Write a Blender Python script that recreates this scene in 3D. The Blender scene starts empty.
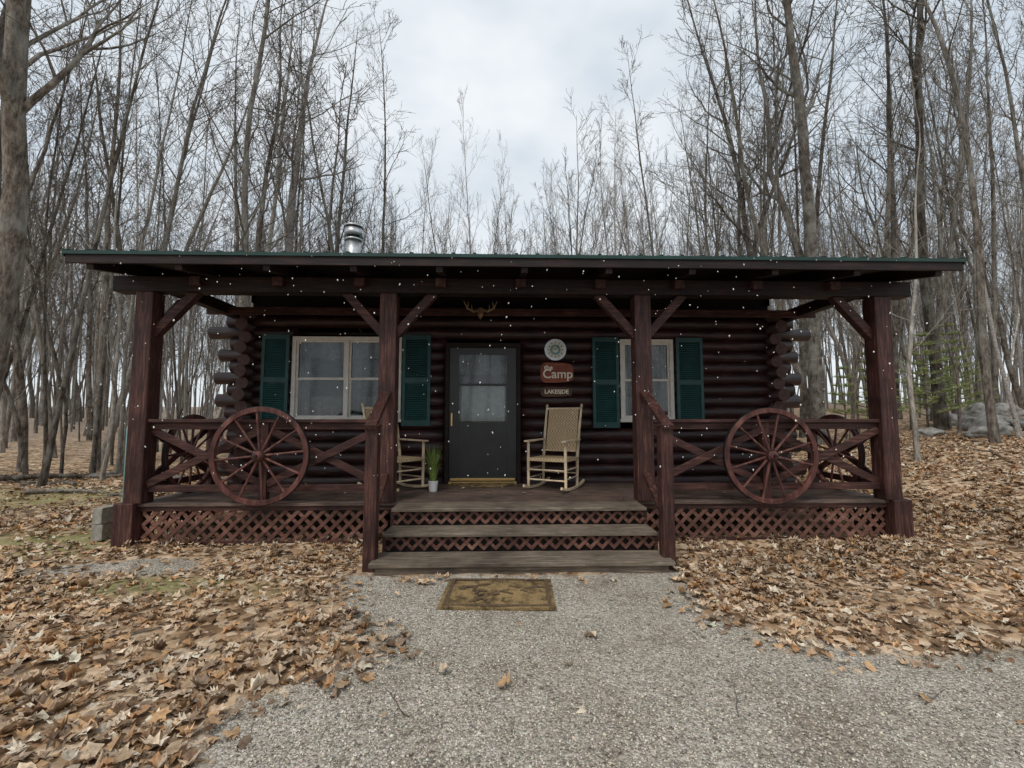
import bpy, math, random
import numpy as np
from mathutils import Matrix, Vector, Euler

random.seed(7); np.random.seed(7)
scene = bpy.context.scene
COL = scene.collection
R = math.radians

# ------------------------------------------------------------------ materials
def new_mat(name):
    m = bpy.data.materials.new(name); m.use_nodes = True
    nt = m.node_tree; b = nt.nodes['Principled BSDF']
    return m, nt, b

def ramp(nt, stops):
    n = nt.nodes.new('ShaderNodeValToRGB')
    el = n.color_ramp.elements
    while len(el) < len(stops): el.new(0.5)
    for e, (p, c) in zip(el, stops):
        e.position = p; e.color = (c[0], c[1], c[2], 1)
    return n

def coords(nt, scale, kind='Object'):
    tc = nt.nodes.new('ShaderNodeTexCoord'); mp = nt.nodes.new('ShaderNodeMapping')
    mp.inputs['Scale'].default_value = scale
    nt.links.new(tc.outputs[kind], mp.inputs['Vector'])
    return mp

def noise(nt, vec, scale, detail=4, rough=.6, dist=0):
    n = nt.nodes.new('ShaderNodeTexNoise')
    n.inputs['Scale'].default_value = scale; n.inputs['Detail'].default_value = min(detail, 5)
    n.inputs['Roughness'].default_value = rough; n.inputs['Distortion'].default_value = dist
    if vec is not None: nt.links.new(vec.outputs[0], n.inputs['Vector'])
    return n

def bump(nt, b, hgt, strength=.3, dist=.01):
    n = nt.nodes.new('ShaderNodeBump'); n.inputs['Strength'].default_value = strength
    n.inputs['Distance'].default_value = dist
    nt.links.new(hgt, n.inputs['Height']); nt.links.new(n.outputs[0], b.inputs['Normal'])
    return n

def mixc(nt, fac, a, b_, mode='MIX'):
    n = nt.nodes.new('ShaderNodeMix'); n.data_type = 'RGBA'; n.blend_type = mode
    def put(sock, v):
        if isinstance(v, (tuple, list)): sock.default_value = (v[0], v[1], v[2], 1)
        elif isinstance(v, (int, float)): sock.default_value = v
        else: nt.links.new(v, sock)
    put(n.inputs[0], fac); put(n.inputs[6], a); put(n.inputs[7], b_)
    return n.outputs[2]

def wood(name, dark, mid, light, axis='x', rough=.6, grain=14., bstr=.5, spec=.35):
    m, nt, b = new_mat(name)
    s = {'x': (1, grain, grain), 'y': (grain, 1, grain), 'z': (grain, grain, 1)}[axis]
    mp = coords(nt, s)
    n1 = noise(nt, mp, 3.0, 5, .7, .3)
    r = ramp(nt, [(.3, dark), (.52, mid), (.75, light)])
    nt.links.new(n1.outputs[0], r.inputs[0])
    mp2 = coords(nt, (1, 1, 1)); n2 = noise(nt, mp2, 2.2, 4, .7)
    r2 = ramp(nt, [(.3, (.45, .45, .45)), (.7, (1.35, 1.3, 1.25))]); nt.links.new(n2.outputs[0], r2.inputs[0])
    c = mixc(nt, 1.0, r.outputs[0], r2.outputs[0], 'MULTIPLY')
    nt.links.new(c, b.inputs['Base Color'])
    b.inputs['Roughness'].default_value = rough
    b.inputs['Specular IOR Level'].default_value = spec
    bump(nt, b, n1.outputs[0], bstr, .008)
    return m

def plain(name, c, rough=.6, var=.25, sc=8., metal=0., bstr=.15):
    m, nt, b = new_mat(name)
    mp = coords(nt, (1, 1, 1)); n1 = noise(nt, mp, sc, 4, .65)
    r = ramp(nt, [(.25, [v*(1-var) for v in c]), (.75, [min(1, v*(1+var)) for v in c])])
    nt.links.new(n1.outputs[0], r.inputs[0]); nt.links.new(r.outputs[0], b.inputs['Base Color'])
    b.inputs['Roughness'].default_value = rough; b.inputs['Metallic'].default_value = metal
    bump(nt, b, n1.outputs[0], bstr, .005)
    return m

RD, RM, RL = (.022, .010, .009), (.062, .025, .021), (.19, .088, .070)
M_redx = wood('stained_wood_x', RD, RM, RL, 'x', .55)
M_redz = wood('stained_wood_z', RD, RM, RL, 'z', .55)
M_redy = wood('stained_wood_y', RD, RM, RL, 'y', .55)
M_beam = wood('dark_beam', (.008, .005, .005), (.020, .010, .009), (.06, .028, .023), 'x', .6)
M_log = wood('dark_log', (.010, .005, .005), (.034, .013, .013), (.12, .048, .043), 'x', .38, 10, .9, .5)
M_logy = wood('dark_log_y', (.010, .005, .005), (.034, .013, .013), (.12, .048, .043), 'y', .42, 10, .8, .5)
M_logend = plain('log_end_grain', (.07, .032, .025), .7, .6, 16, 0, .5)
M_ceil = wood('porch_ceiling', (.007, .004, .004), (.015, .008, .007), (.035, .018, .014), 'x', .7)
M_deck = wood('deck_boards', (.05, .033, .027), (.125, .088, .072), (.27, .21, .175), 'x', .5, 18, .6)
M_tread = wood('stair_treads', (.08, .06, .045), (.17, .138, .105), (.36, .31, .25), 'x', .65, 18, .6)
M_latt = wood('lattice_wood', (.07, .032, .024), (.16, .075, .055), (.30, .17, .13), 'x', .7, 4)
M_wheel = wood('wheel_wood', (.045, .016, .015), (.12, .045, .038), (.26, .13, .10), 'z', .5, 5)
M_roof = plain('green_metal_roof', (.006, .038, .029), .45, .4, 3, .0)
M_shut = plain('green_shutter_paint', (.014, .066, .064), .5, .35, 6)
M_white = plain('white_paint', (.72, .68, .62), .5, .15, 10)
M_door = plain('door_paint', (.020, .021, .023), .35, .25, 6)
M_dark = plain('dark_interior', (.03, .025, .022), .9, .3, 3)
M_floor = plain('interior_floor', (.15, .09, .05), .6, .3, 3)
M_brass = plain('brass', (.75, .52, .22), .3, .15, 20, 1.0)
M_antler = plain('antler_bone', (.30, .21, .12), .6, .4, 20)
M_steel = plain('galvanised_steel', (.55, .56, .57), .4, .25, 14, .9)
M_iron = plain('dark_iron', (.03, .028, .027), .5, .3, 20, .6)
M_chair = wood('chair_wood', (.52, .40, .25), (.74, .61, .43), (.82, .72, .56), 'z', .5, 10, .2)
M_pot = plain('white_pot', (.75, .74, .72), .3, .05)
M_grassleaf = plain('plant_leaf', (.15, .22, .05), .6, .6, 30)
M_conc = plain('concrete', (.30, .28, .24), .9, .45, 18, 0, .5)
M_tank = plain('tank_paint', (.16, .34, .32), .45, .15, 4)
M_sign = wood('sign_wood', (.14, .03, .016), (.26, .07, .035), (.40, .15, .08), 'x', .5)
M_sign2 = wood('sign_wood_dark', (.04, .02, .012), (.10, .05, .025), (.2, .11, .06), 'x', .5)
M_cream = plain('cream_paint', (.78, .70, .56), .6, .1)

def weave_mat(name, a, b2, sc):
    m, nt, b = new_mat(name)
    mp = coords(nt, (1, 1, 1))
    ch = nt.nodes.new('ShaderNodeTexChecker'); ch.inputs['Scale'].default_value = sc
    ch.inputs[1].default_value = (*a, 1); ch.inputs[2].default_value = (*b2, 1)
    nt.links.new(mp.outputs[0], ch.inputs[0])
    n1 = noise(nt, mp, 30, 5)
    c = mixc(nt, .35, ch.outputs[0], n1.outputs[0], 'OVERLAY')
    nt.links.new(c, b.inputs['Base Color']); b.inputs['Roughness'].default_value = .75
    bump(nt, b, ch.outputs[1], .4, .004)
    return m
M_weave = weave_mat('woven_seat', (.62, .47, .29), (.36, .25, .14), 45)

def coir():
    m, nt, b = new_mat('coir_mat')
    mp = coords(nt, (1, 1, 1)); n1 = noise(nt, mp, 120, 5, .8); n2 = noise(nt, mp, 9, 5, .75)
    r = ramp(nt, [(.3, (.12, .078, .035)), (.55, (.32, .225, .105)), (.8, (.52, .40, .22))])
    nt.links.new(n1.outputs[0], r.inputs[0])
    r2 = ramp(nt, [(.40, (.30, .26, .22)), (.56, (1.15, 1.1, 1))]); nt.links.new(n2.outputs[0], r2.inputs[0])
    nt.links.new(mixc(nt, 1., r.outputs[0], r2.outputs[0], 'MULTIPLY'), b.inputs['Base Color'])
    b.inputs['Roughness'].default_value = .95
    bump(nt, b, n1.outputs[0], .9, .01)
    return m
M_coir = coir()
M_coird = plain('coir_dark', (.10, .066, .036), .95, .8, 60, 0, .8)

def glass_mat():
    m = bpy.data.materials.new('window_glass'); m.use_nodes = True; nt = m.node_tree
    nt.nodes.clear()
    o = nt.nodes.new('ShaderNodeOutputMaterial'); mx = nt.nodes.new('ShaderNodeMixShader')
    t = nt.nodes.new('ShaderNodeBsdfTransparent'); g = nt.nodes.new('ShaderNodeBsdfGlossy')
    t.inputs[0].default_value = (.76, .79, .79, 1)
    g.inputs['Roughness'].default_value = .06
    f = nt.nodes.new('ShaderNodeFresnel'); f.inputs[0].default_value = 1.5
    ad = nt.nodes.new('ShaderNodeMath'); ad.operation = 'ADD'; ad.inputs[1].default_value = .02
    nt.links.new(f.outputs[0], ad.inputs[0]); nt.links.new(ad.outputs[0], mx.inputs[0])
    nt.links.new(t.outputs[0], mx.inputs[1]); nt.links.new(g.outputs[0], mx.inputs[2])
    nt.links.new(mx.outputs[0], o.inputs[0])
    return m
M_glass = glass_mat()

def curtain_mat(name, a, c_):
    m, nt, b = new_mat(name)
    mp = coords(nt, (1, 1, 1)); n1 = noise(nt, mp, 14, 4)
    r = ramp(nt, [(.3, a), (.7, c_)]); nt.links.new(n1.outputs[0], r.inputs[0])
    nt.links.new(r.outputs[0], b.inputs['Base Color']); b.inputs['Roughness'].default_value = .9
    return m
M_curt = curtain_mat('curtain_cloth', (.22, .215, .20), (.36, .35, .33))
M_curtw = curtain_mat('sheer_curtain', (.60, .64, .62), (.82, .84, .82))

def bark_mat(name, dark, mid, light, zs=.25, patch=0.):
    m, nt, b = new_mat(name)
    mp = coords(nt, (1, 1, zs)); n1 = noise(nt, mp, 16, 4, .75, 0)
    r = ramp(nt, [(.34, dark), (.5, mid), (.68, light)])
    nt.links.new(n1.outputs[0], r.inputs[0])
    oi = nt.nodes.new('ShaderNodeObjectInfo')
    r3 = ramp(nt, [(0, (.55, .52, .5)), (1, (1.35, 1.33, 1.3))]); nt.links.new(oi.outputs['Random'], r3.inputs[0])
    c = mixc(nt, 1., r.outputs[0], r3.outputs[0], 'MULTIPLY')
    if patch:
        n2 = noise(nt, coords(nt, (1, 1, .6)), 2.6, 4, .7)
        r4 = ramp(nt, [(.45, (0, 0, 0)), (.62, (patch, patch, patch))]); nt.links.new(n2.outputs[0], r4.inputs[0])
        c = mixc(nt, r4.outputs[0], c, (.36, .36, .32))
    nt.links.new(c, b.inputs['Base Color']); b.inputs['Roughness'].default_value = .9
    b.inputs['Specular IOR Level'].default_value = .2
    bump(nt, b, n1.outputs[0], 1., .04)
    return m
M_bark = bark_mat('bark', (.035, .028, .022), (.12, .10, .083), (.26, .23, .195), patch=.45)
M_barkp = bark_mat('pale_bark', (.09, .08, .068), (.22, .20, .175), (.40, .37, .33), patch=.6)
M_birch = bark_mat('birch_bark', (.12, .11, .10), (.46, .44, .41), (.66, .64, .60), zs=2.2)
M_barkhaze = bark_mat('hazed_bark', (.13, .12, .11), (.215, .20, .185), (.33, .31, .295))  # air haze painted into the far trees' bark: lighter, greyer base colour

def vcol_mat(name, rough=.8, sc=60):
    m, nt, b = new_mat(name)
    a = nt.nodes.new('ShaderNodeVertexColor'); a.layer_name = 'Col'
    mp = coords(nt, (1, 1, 1)); n1 = noise(nt, mp, sc, 2, .6)
    r = ramp(nt, [(.3, (.65, .62, .58)), (.7, (1.2, 1.2, 1.2))]); nt.links.new(n1.outputs[0], r.inputs[0])
    nt.links.new(mixc(nt, 1., a.outputs[0], r.outputs[0], 'MULTIPLY'), b.inputs['Base Color'])
    b.inputs['Roughness'].default_value = rough; b.inputs['Specular IOR Level'].default_value = .3
    return m
M_leaf = vcol_mat('dry_leaves', .6, 45)
M_peb = vcol_mat('gravel_stones', .85, 150)
M_pine = vcol_mat('pine_needles', .6)
M_flake = vcol_mat('snowflakes', .9, 5)

# ------------------------------------------------------------------ mesh builder
class MB:
    def __init__(s): s.v = []; s.f = []; s.m = []; s.mats = []
    def mi(s, mat):
        if mat not in s.mats: s.mats.append(mat)
        return s.mats.index(mat)
    def raw(s, vs, fs, mat):
        o = len(s.v); s.v += [tuple(v) for v in vs]; k = s.mi(mat)
        for f in fs: s.f.append([i+o for i in f]); s.m.append(k)
    def hexa(s, p, mat):
        s.raw(p, [(0,3,2,1),(4,5,6,7),(0,1,5,4),(1,2,6,5),(2,3,7,6),(3,0,4,7)], mat)
    def box(s, x0, x1, y0, y1, z0, z1, mat):
        s.hexa([(x0,y0,z0),(x1,y0,z0),(x1,y1,z0),(x0,y1,z0),(x0,y0,z1),(x1,y0,z1),(x1,y1,z1),(x0,y1,z1)], mat)
    def beam(s, p0, p1, w, d, mat, up=(0,1,0)):
        p0 = Vector(p0); p1 = Vector(p1); a = (p1-p0).normalized()
        u = Vector(up); u = (u - a*u.dot(a)).normalized(); t = a.cross(u)
        u = u*d/2; t = t*w/2
        s.hexa([p0-t-u, p0+t-u, p0+t+u, p0-t+u, p1-t-u, p1+t-u, p1+t+u, p1-t+u], mat)
    def tube(s, pts, rad, mat, n=12, caps=True, endmat=None):
        pts = [Vector(p) for p in pts]; vs = []; fs = []
        if not isinstance(rad, (list, tuple)): rad = [rad]*len(pts)
        for i, p in enumerate(pts):
            a = (pts[min(i+1, len(pts)-1)] - pts[max(i-1, 0)]).normalized()
            ref = Vector((0,0,1)) if abs(a.z) < .9 else Vector((1,0,0))
            u = a.cross(ref).normalized(); w = a.cross(u)
            for k in range(n):
                t = 2*math.pi*k/n; vs.append(p + (u*math.cos(t)+w*math.sin(t))*rad[i])
        for i in range(len(pts)-1):
            for k in range(n):
                fs.append((i*n+k, i*n+(k+1)%n, (i+1)*n+(k+1)%n, (i+1)*n+k))
        if caps:
            fs.append(tuple(range(n))[::-1]); fs.append(tuple((len(pts)-1)*n+k for k in range(n)))
        s.raw(vs, fs, mat)
        if caps and endmat:
            k = s.mi(endmat); s.m[-1] = k; s.m[-2] = k
    def ring(s, c, ro, ri, depth, mat, axis='y', n=48):
        vs = []; fs = []
        for k in range(n):
            t = 2*math.pi*k/n
            for r, d in ((ro, -1), (ro, 1), (ri, 1), (ri, -1)):
                a, b_ = r*math.cos(t), r*math.sin(t)
                if axis == 'y': vs.append((c[0]+a, c[1]+d*depth/2, c[2]+b_))
                else: vs.append((c[0]+a, c[1]+b_, c[2]+d*depth/2))
        for k in range(n):
            q = (k+1) % n
            for j in range(4):
                fs.append((k*4+j, k*4+(j+1)%4, q*4+(j+1)%4, q*4+j))
        s.raw(vs, fs, mat)
    def make(s, name, parent=None, M=None, bevel=0., smooth=False):
        me = bpy.data.meshes.new(name); me.from_pydata(s.v, [], s.f)
        for m in s.mats: me.materials.append(m)
        me.polygons.foreach_set('material_index', s.m)
        if smooth: me.polygons.foreach_set('use_smooth', [len(f) == 4 for f in s.f])
        me.update()
        import bmesh
        bm = bmesh.new(); bm.from_mesh(me); bmesh.ops.recalc_face_normals(bm, faces=bm.faces); bm.to_mesh(me); bm.free()
        ob = bpy.data.objects.new(name, me); COL.objects.link(ob)
        if parent: ob.parent = parent
        if M is not None: ob.matrix_world = M
        if bevel > 0:
            b = ob.modifiers.new('b', 'BEVEL'); b.width = bevel; b.segments = 2; b.limit_method = 'ANGLE'
            b.angle_limit = R(50)
        return ob

def np_mesh(name, verts, faces, mat, cols=None, smooth=False, obj=True):
    me = bpy.data.meshes.new(name)
    nv, nf, k = len(verts), len(faces), faces.shape[1]
    me.vertices.add(nv); me.vertices.foreach_set('co', verts.astype(np.float32).ravel())
    me.loops.add(nf*k); me.loops.foreach_set('vertex_index', faces.astype(np.int32).ravel())
    me.polygons.add(nf); me.polygons.foreach_set('loop_start', np.arange(0, nf*k, k, dtype=np.int32))
    me.polygons.foreach_set('loop_total', np.full(nf, k, dtype=np.int32))
    if smooth: me.polygons.foreach_set('use_smooth', np.ones(nf, dtype=bool))
    me.update(calc_edges=True); me.validate()
    if cols is not None:
        a = me.color_attributes.new('Col', 'FLOAT_COLOR', 'POINT')
        a.data.foreach_set('color', np.hstack([cols, np.ones((nv, 1))]).astype(np.float32).ravel())
    me.materials.append(mat)
    if not obj: return me
    ob = bpy.data.objects.new(name, me); COL.objects.link(ob); return ob

# ------------------------------------------------------------------ terrain
def sstep(a, b, t):
    t = np.clip((t-a)/(b-a), 0, 1); return t*t*(3-2*t)
def vnoise(x, y):
    return (np.sin(x*1.7+y*.9+.5)+np.sin(-x*1.1+y*2.3+1.7)+np.sin(x*3.9+y*3.1+2.)*.5+np.sin(-x*5.3+y*4.7)*.35
            + np.sin(x*11.3-y*9.1+1)*.25+np.sin(x*8.7+y*13.9+2)*.25)/3.3
GP = np.array([(-1.55,4.25),(-1.3,3.55),(-.85,3.0),(-1.0,2.65),(-1.55,2.3),(-1.3,1.95),(-1.1,1.7),(-1.2,1.2),(-2.,0.),(-5,-4),(-60,-6),
               (-60,-14),(60,-14),(60,4.2),(12,3.7),(6,3.25),(3.5,3.0),(2.5,2.88),(1.75,2.95),(1.45,3.4),(1.55,4.3)])
def seg_sd(x, y):
    P = GP; n = len(P); d = np.full(x.shape, 1e9); inside = np.zeros(x.shape, bool)
    for i in range(n):
        a, b_ = P[i], P[(i+1) % n]
        ex, ey = b_-a; wx, wy = x-a[0], y-a[1]
        t = np.clip((wx*ex+wy*ey)/(ex*ex+ey*ey), 0, 1)
        d = np.minimum(d, (wx-ex*t)**2+(wy-ey*t)**2)
        c = ((a[1] > y) != (b_[1] > y)) & (x < (b_[0]-a[0])*(y-a[1])/((b_[1]-a[1]) if b_[1] != a[1] else 1e-9)+a[0])
        inside ^= c
    return np.where(inside, 1, -1)*np.sqrt(d)
def gravel(x, y):
    s = seg_sd(x, y) + vnoise(x*2.2, y*2.2)*.13
    g = np.clip(.5+s/.42, 0, 1)
    e = 1-np.sqrt(((x+3.75)/1.15)**2+((y-4.45)/.36)**2) + vnoise(x*3, y*3)*.3
    return np.maximum(g, np.clip(e*1.5, 0, .9))
def moss(x, y):
    a = 1-np.sqrt(((x+5.3)/1.4)**2+((y-5.3)/.9)**2)
    b_ = 1-np.sqrt(((x+3.05)/1.2)**2+((y-3.95)/.34)**2)
    c = 1-np.sqrt(((x+9)/3.)**2+((y-8.6)/1.4)**2)
    return np.clip(np.maximum(np.maximum(a, b_), c*.8)*1.2+vnoise(x*3.3+4, y*3.3)*.45, 0, .85)
def H(x, y):
    sp = np.log1p(np.exp(np.clip((x-6.2)*1.2, -30, 30)))/1.2
    z = .27*7*(1-np.exp(-sp/7))*sstep(2.8, 9, y)
    z = z + .035*np.clip(y-16, 0, 90) + .015*np.clip(-x-14, 0, 60)*sstep(6, 14, y)
    rough = sstep(5.5, 9, np.abs(x)) + sstep(13, 16, y)
    z = z + vnoise(x*.35, y*.35)*.22*np.clip(rough, 0, 1)*sstep(3, 6, np.abs(y))
    g = gravel(x, y)
    z = z + (1-g)*(.015+.026*vnoise(x*2.6, y*2.6)) + g*.005*vnoise(x*3, y*3)
    return z
def H1(x, y): return float(H(np.array([x], float), np.array([y], float))[0])

def axis(lo, hi, step, far):
    c = list(np.arange(lo, hi+1e-6, step)); s = step; v = c[-1]; up = []
    while v < far: s *= 1.14; v += s; up.append(v)
    s = step; v = c[0]; dn = []
    while v > -far: s *= 1.14; v -= s; dn.append(v)
    return np.array(dn[::-1]+c+up)
ax = axis(-9, 9, .07, 500); ay = axis(.5, 8.5, .07, 500)
X, Y = np.meshgrid(ax, ay); Z = H(X, Y)
nx, ny = len(ax), len(ay)
V = np.stack([X.ravel(), Y.ravel(), Z.ravel()], 1)
ii, jj = np.meshgrid(np.arange(nx-1), np.arange(ny-1)); i0 = (jj*nx+ii).ravel()
F = np.stack([i0, i0+1, i0+nx+1, i0+nx], 1)
gm = gravel(X, Y).ravel(); mm = moss(X, Y).ravel()
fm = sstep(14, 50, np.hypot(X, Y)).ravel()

def ground_mat():
    m, nt, b = new_mat('ground_surface')
    a = nt.nodes.new('ShaderNodeVertexColor'); a.layer_name = 'Col'
    sep = nt.nodes.new('ShaderNodeSeparateColor'); nt.links.new(a.outputs[0], sep.inputs[0])
    mp = coords(nt, (1, 1, 1))
    v1 = nt.nodes.new('ShaderNodeTexVoronoi'); v1.inputs['Scale'].default_value = 70
    v2 = nt.nodes.new('ShaderNodeTexVoronoi'); v2.inputs['Scale'].default_value = 140
    for v in (v1, v2): nt.links.new(mp.outputs[0], v.inputs['Vector'])
    sg = nt.nodes.new('ShaderNodeSeparateColor'); nt.links.new(v1.outputs['Color'], sg.inputs[0])
    rg = ramp(nt, [(0, (.15, .13, .105)), (.4, (.37, .33, .275)), (.8, (.54, .50, .435)), (1, (.76, .72, .66))])
    nt.links.new(sg.outputs[0], rg.inputs[0])
    sg2 = nt.nodes.new('ShaderNodeSeparateColor'); nt.links.new(v2.outputs['Color'], sg2.inputs[0])
    rg2 = ramp(nt, [(0, (.17, .15, .12)), (.5, (.41, .37, .315)), (1, (.66, .62, .56))]); nt.links.new(sg2.outputs[1], rg2.inputs[0])
    gcol = mixc(nt, .45, rg.outputs[0], rg2.outputs[0])
    nbig = noise(nt, mp, 1.6, 5, .75); rb = ramp(nt, [(.33, (.68, .62, .55)), (.48, (.95, .93, .89)), (.65, (1.15, 1.14, 1.12))]); nt.links.new(nbig.outputs[0], rb.inputs[0])
    gcol = mixc(nt, 1., gcol, rb.outputs[0], 'MULTIPLY')
    v3 = nt.nodes.new('ShaderNodeTexVoronoi'); v3.inputs['Scale'].default_value = 14
    nz = noise(nt, mp, 9, 3); mv = nt.nodes.new('ShaderNodeMix'); mv.data_type = 'VECTOR'; mv.inputs[0].default_value = .1
    nt.links.new(mp.outputs[0], mv.inputs[4]); nt.links.new(nz.outputs[1], mv.inputs[5]); nt.links.new(mv.outputs[1], v3.inputs['Vector'])
    s3 = nt.nodes.new('ShaderNodeSeparateColor'); nt.links.new(v3.outputs['Color'], s3.inputs[0])
    rl = ramp(nt, [(0, (.11, .065, .038)), (.3, (.30, .19, .11)), (.65, (.52, .37, .235)), (1, (.70, .56, .41))])
    nt.links.new(s3.outputs[0], rl.inputs[0])
    nb2 = noise(nt, mp, 1.4, 5, .75); rb2 = ramp(nt, [(.35, (.5, .47, .43)), (.62, (1.12, 1.1, 1.08))]); nt.links.new(nb2.outputs[0], rb2.inputs[0])
    lcol = mixc(nt, 1., rl.outputs[0], rb2.outputs[0], 'MULTIPLY')
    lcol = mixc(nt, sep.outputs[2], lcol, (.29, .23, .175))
    mo = mixc(nt, noise(nt, mp, 40, 4).outputs[0], (.14, .13, .055), (.36, .34, .15))
    lcol = mixc(nt, sep.outputs[1], lcol, mo)
    nm = noise(nt, mp, 16, 5, .7)
    add = nt.nodes.new('ShaderNodeMath'); add.operation = 'ADD'
    sub = nt.nodes.new('ShaderNodeMath'); sub.operation = 'MULTIPLY_ADD'; sub.inputs[1].default_value = 1.2; sub.inputs[2].default_value = -.6
    nt.links.new(nm.outputs[0], sub.inputs[0]); nt.links.new(sub.outputs[0], add.inputs[0]); nt.links.new(sep.outputs[0], add.inputs[1])
    rm = ramp(nt, [(.38, (0, 0, 0)), (.62, (1, 1, 1))]); nt.links.new(add.outputs[0], rm.inputs[0])
    nt.links.new(mixc(nt, rm.outputs[0], lcol, gcol), b.inputs['Base Color'])
    b.inputs['Roughness'].default_value = .95; b.inputs['Specular IOR Level'].default_value = .15
    hh = mixc(nt, rm.outputs[0], v3.outputs['Distance'], v1.outputs['Distance'])
    bn = bump(nt, b, hh, 1., .014); bn.invert = True
    return m
np_mesh('ground', V, F, ground_mat(), np.stack([gm, mm, fm], 1), smooth=True)

# ------------------------------------------------------------------ scatter helper
def scatter(name, bv, bf, pos, scale, yaw, tilt, tdir, cols, mat, shade=None):
    N = len(pos); k = bv.shape[-2]
    v = (bv[None] if bv.ndim == 2 else bv)*scale[:, None, :]
    cy, sy = np.cos(yaw)[:, None], np.sin(yaw)[:, None]
    x = v[..., 0]*cy-v[..., 1]*sy; y = v[..., 0]*sy+v[..., 1]*cy; z = v[..., 2]
    ca, sa = np.cos(tdir)[:, None], np.sin(tdir)[:, None]
    u = x*ca+y*sa; w = -x*sa+y*ca
    ct, st = np.cos(tilt)[:, None], np.sin(tilt)[:, None]
    u2 = u*ct+z*st; z2 = -u*st+z*ct
    x = u2*ca-w*sa; y = u2*sa+w*ca
    vv = np.stack([x, y, z2], -1)+pos[:, None, :]
    ff = (bf[None]+(np.arange(N)*k)[:, None, None]).reshape(-1, bf.shape[1])
    cc = np.repeat(cols[:, None, :], k, 1)
    if shade is not None: cc = cc*shade[None, :, None]
    return np_mesh(name, vv.reshape(-1, 3), ff, mat, cc.reshape(-1, 3))

rng = np.random.default_rng(3)
ang = np.radians([90, 68, 45, 20, -5, -35, -90, -145, -175, 160, 135, 112])
rad = np.array([1., .58, .88, .52, .76, .54, .62, .54, .76, .52, .88, .58])
rim = np.stack([np.cos(ang)*rad, np.sin(ang)*rad, np.zeros(12)], 1)
LV = np.vstack([[0, 0, 0], rim]); n = len(rim)
LF = np.array([(0, i+1, (i+1) % n+1) for i in range(n)])
LSH = np.array([.78]+[1.04, .88]*6)
pal = np.array([(.64, .46, .30), (.56, .36, .20), (.74, .58, .42), (.46, .26, .13), (.22, .13, .075), (.60, .37, .19), (.80, .69, .54), (.50, .35, .23), (.68, .52, .37), (.34, .24, .16)])
M_all = 165000
r = 1.2+16*rng.random(M_all)**1.0; th = rng.uniform(-1.02, 1.02, M_all)
px_, py_ = r*np.sin(th), r*np.cos(th)
g = gravel(px_, py_); mo_ = moss(px_, py_)
clump = np.clip(.76+.85*vnoise(px_*1.3+3, py_*1.3), .10, 1)
prob = (1-g)**1.1*clump*(1-.8*mo_)*.60 + .0014 + .05*np.exp(-((g-.95)/.2)**2)*(g < .9999)
incab = (np.abs(px_) < 4.25) & (py_ > 5.45) & (py_ < 13)
instair = (np.abs(px_) < 1.5) & (py_ > 4.15) & (py_ < 5.6)
keep = (rng.random(M_all) < prob) & ~incab & ~instair
px_, py_ = px_[keep], py_[keep]; N = len(px_)
sz = rng.uniform(.020, .066, N)*np.clip(1+.2*vnoise(px_*.9, py_*.9+5), .7, 1.2)*np.where(np.abs(py_)+np.abs(px_) > 11, 1.25, 1.)
pz = H(px_, py_)+rng.uniform(.004, .034, N)
nd = 26
px_ = np.concatenate([px_, rng.uniform(-4.1, 4.2, nd)]); py_ = np.concatenate([py_, rng.uniform(5.4, 6.6, nd)])
pz = np.concatenate([pz, np.full(nd, .492)]); sz = np.concatenate([sz, rng.uniform(.025, .045, nd)]); N += nd
pos = np.stack([px_, py_, pz], 1)
bv = np.repeat(LV[None], N, 0)
fold = rng.normal(0, .5, (N, 1)); cup = rng.normal(.1, .4, (N, 1)); tw = rng.normal(0, .35, (N, 1))
fold[-nd:] *= .3; cup[-nd:] *= .3
bx, by = bv[..., 0].copy(), bv[..., 1].copy()
bv[..., 2] = np.abs(bx)*fold + (bx**2+by**2)*cup + bx*by*tw + rng.normal(0, .08, (N, 13))
bv[..., 0] = bx*(1-.25*np.abs(fold))*rng.uniform(.55, 1., (N, 1)); bv[..., :2] += rng.normal(0, .06, (N, 13, 2))
patch = np.clip(1+.25*vnoise(px_*.8+1, py_*.8+2), .65, 1.25)[:, None]
cols = np.clip(pal[rng.integers(0, len(pal), N)]*rng.uniform(.65, 1.2, (N, 1))*patch, 0, .85)
scatter('fallen_leaves', bv, LF, pos, np.stack([sz, sz, sz], 1), rng.uniform(0, 6.28, N), rng.normal(0, .26, N), rng.uniform(0, 6.28, N), cols, M_leaf, LSH)

OV = np.array([(1,0,0),(0,1,0),(-1,0,0),(0,-1,0),(.3,.2,1),(-.2,.3,-1),(.75,.75,.3),(-.7,-.75,.35)], float)
OF = np.array([(0,6,4),(6,1,4),(1,2,4),(2,7,4),(7,3,4),(3,0,4),(0,1,6),(2,3,7),(1,0,5),(2,1,5),(3,2,5),(0,3,5)])
N0 = 90000
r = 1.3+4.*rng.random(N0)**1.2; th = rng.uniform(-1.0, 1.0, N0)
px_, py_ = r*np.sin(th), r*np.cos(th)
keep = (rng.random(N0) < gravel(px_, py_)**2) & ~((np.abs(px_) < 1.5) & (py_ > 4.15)) & ~((np.abs(px_+.125) < .48) & (np.abs(py_-3.84) < .34))
px_, py_ = px_[keep], py_[keep]; N = len(px_)
sz = rng.uniform(.0025, .0075, N)*np.where(rng.random(N) < .04, 1.7, 1)
pos = np.stack([px_, py_, H(px_, py_)+sz*.3], 1)
cols = np.array([.50, .455, .39])[None]*rng.uniform(.3, 1.7, (N, 1))*rng.uniform(.93, 1.07, (N, 3))
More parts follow.
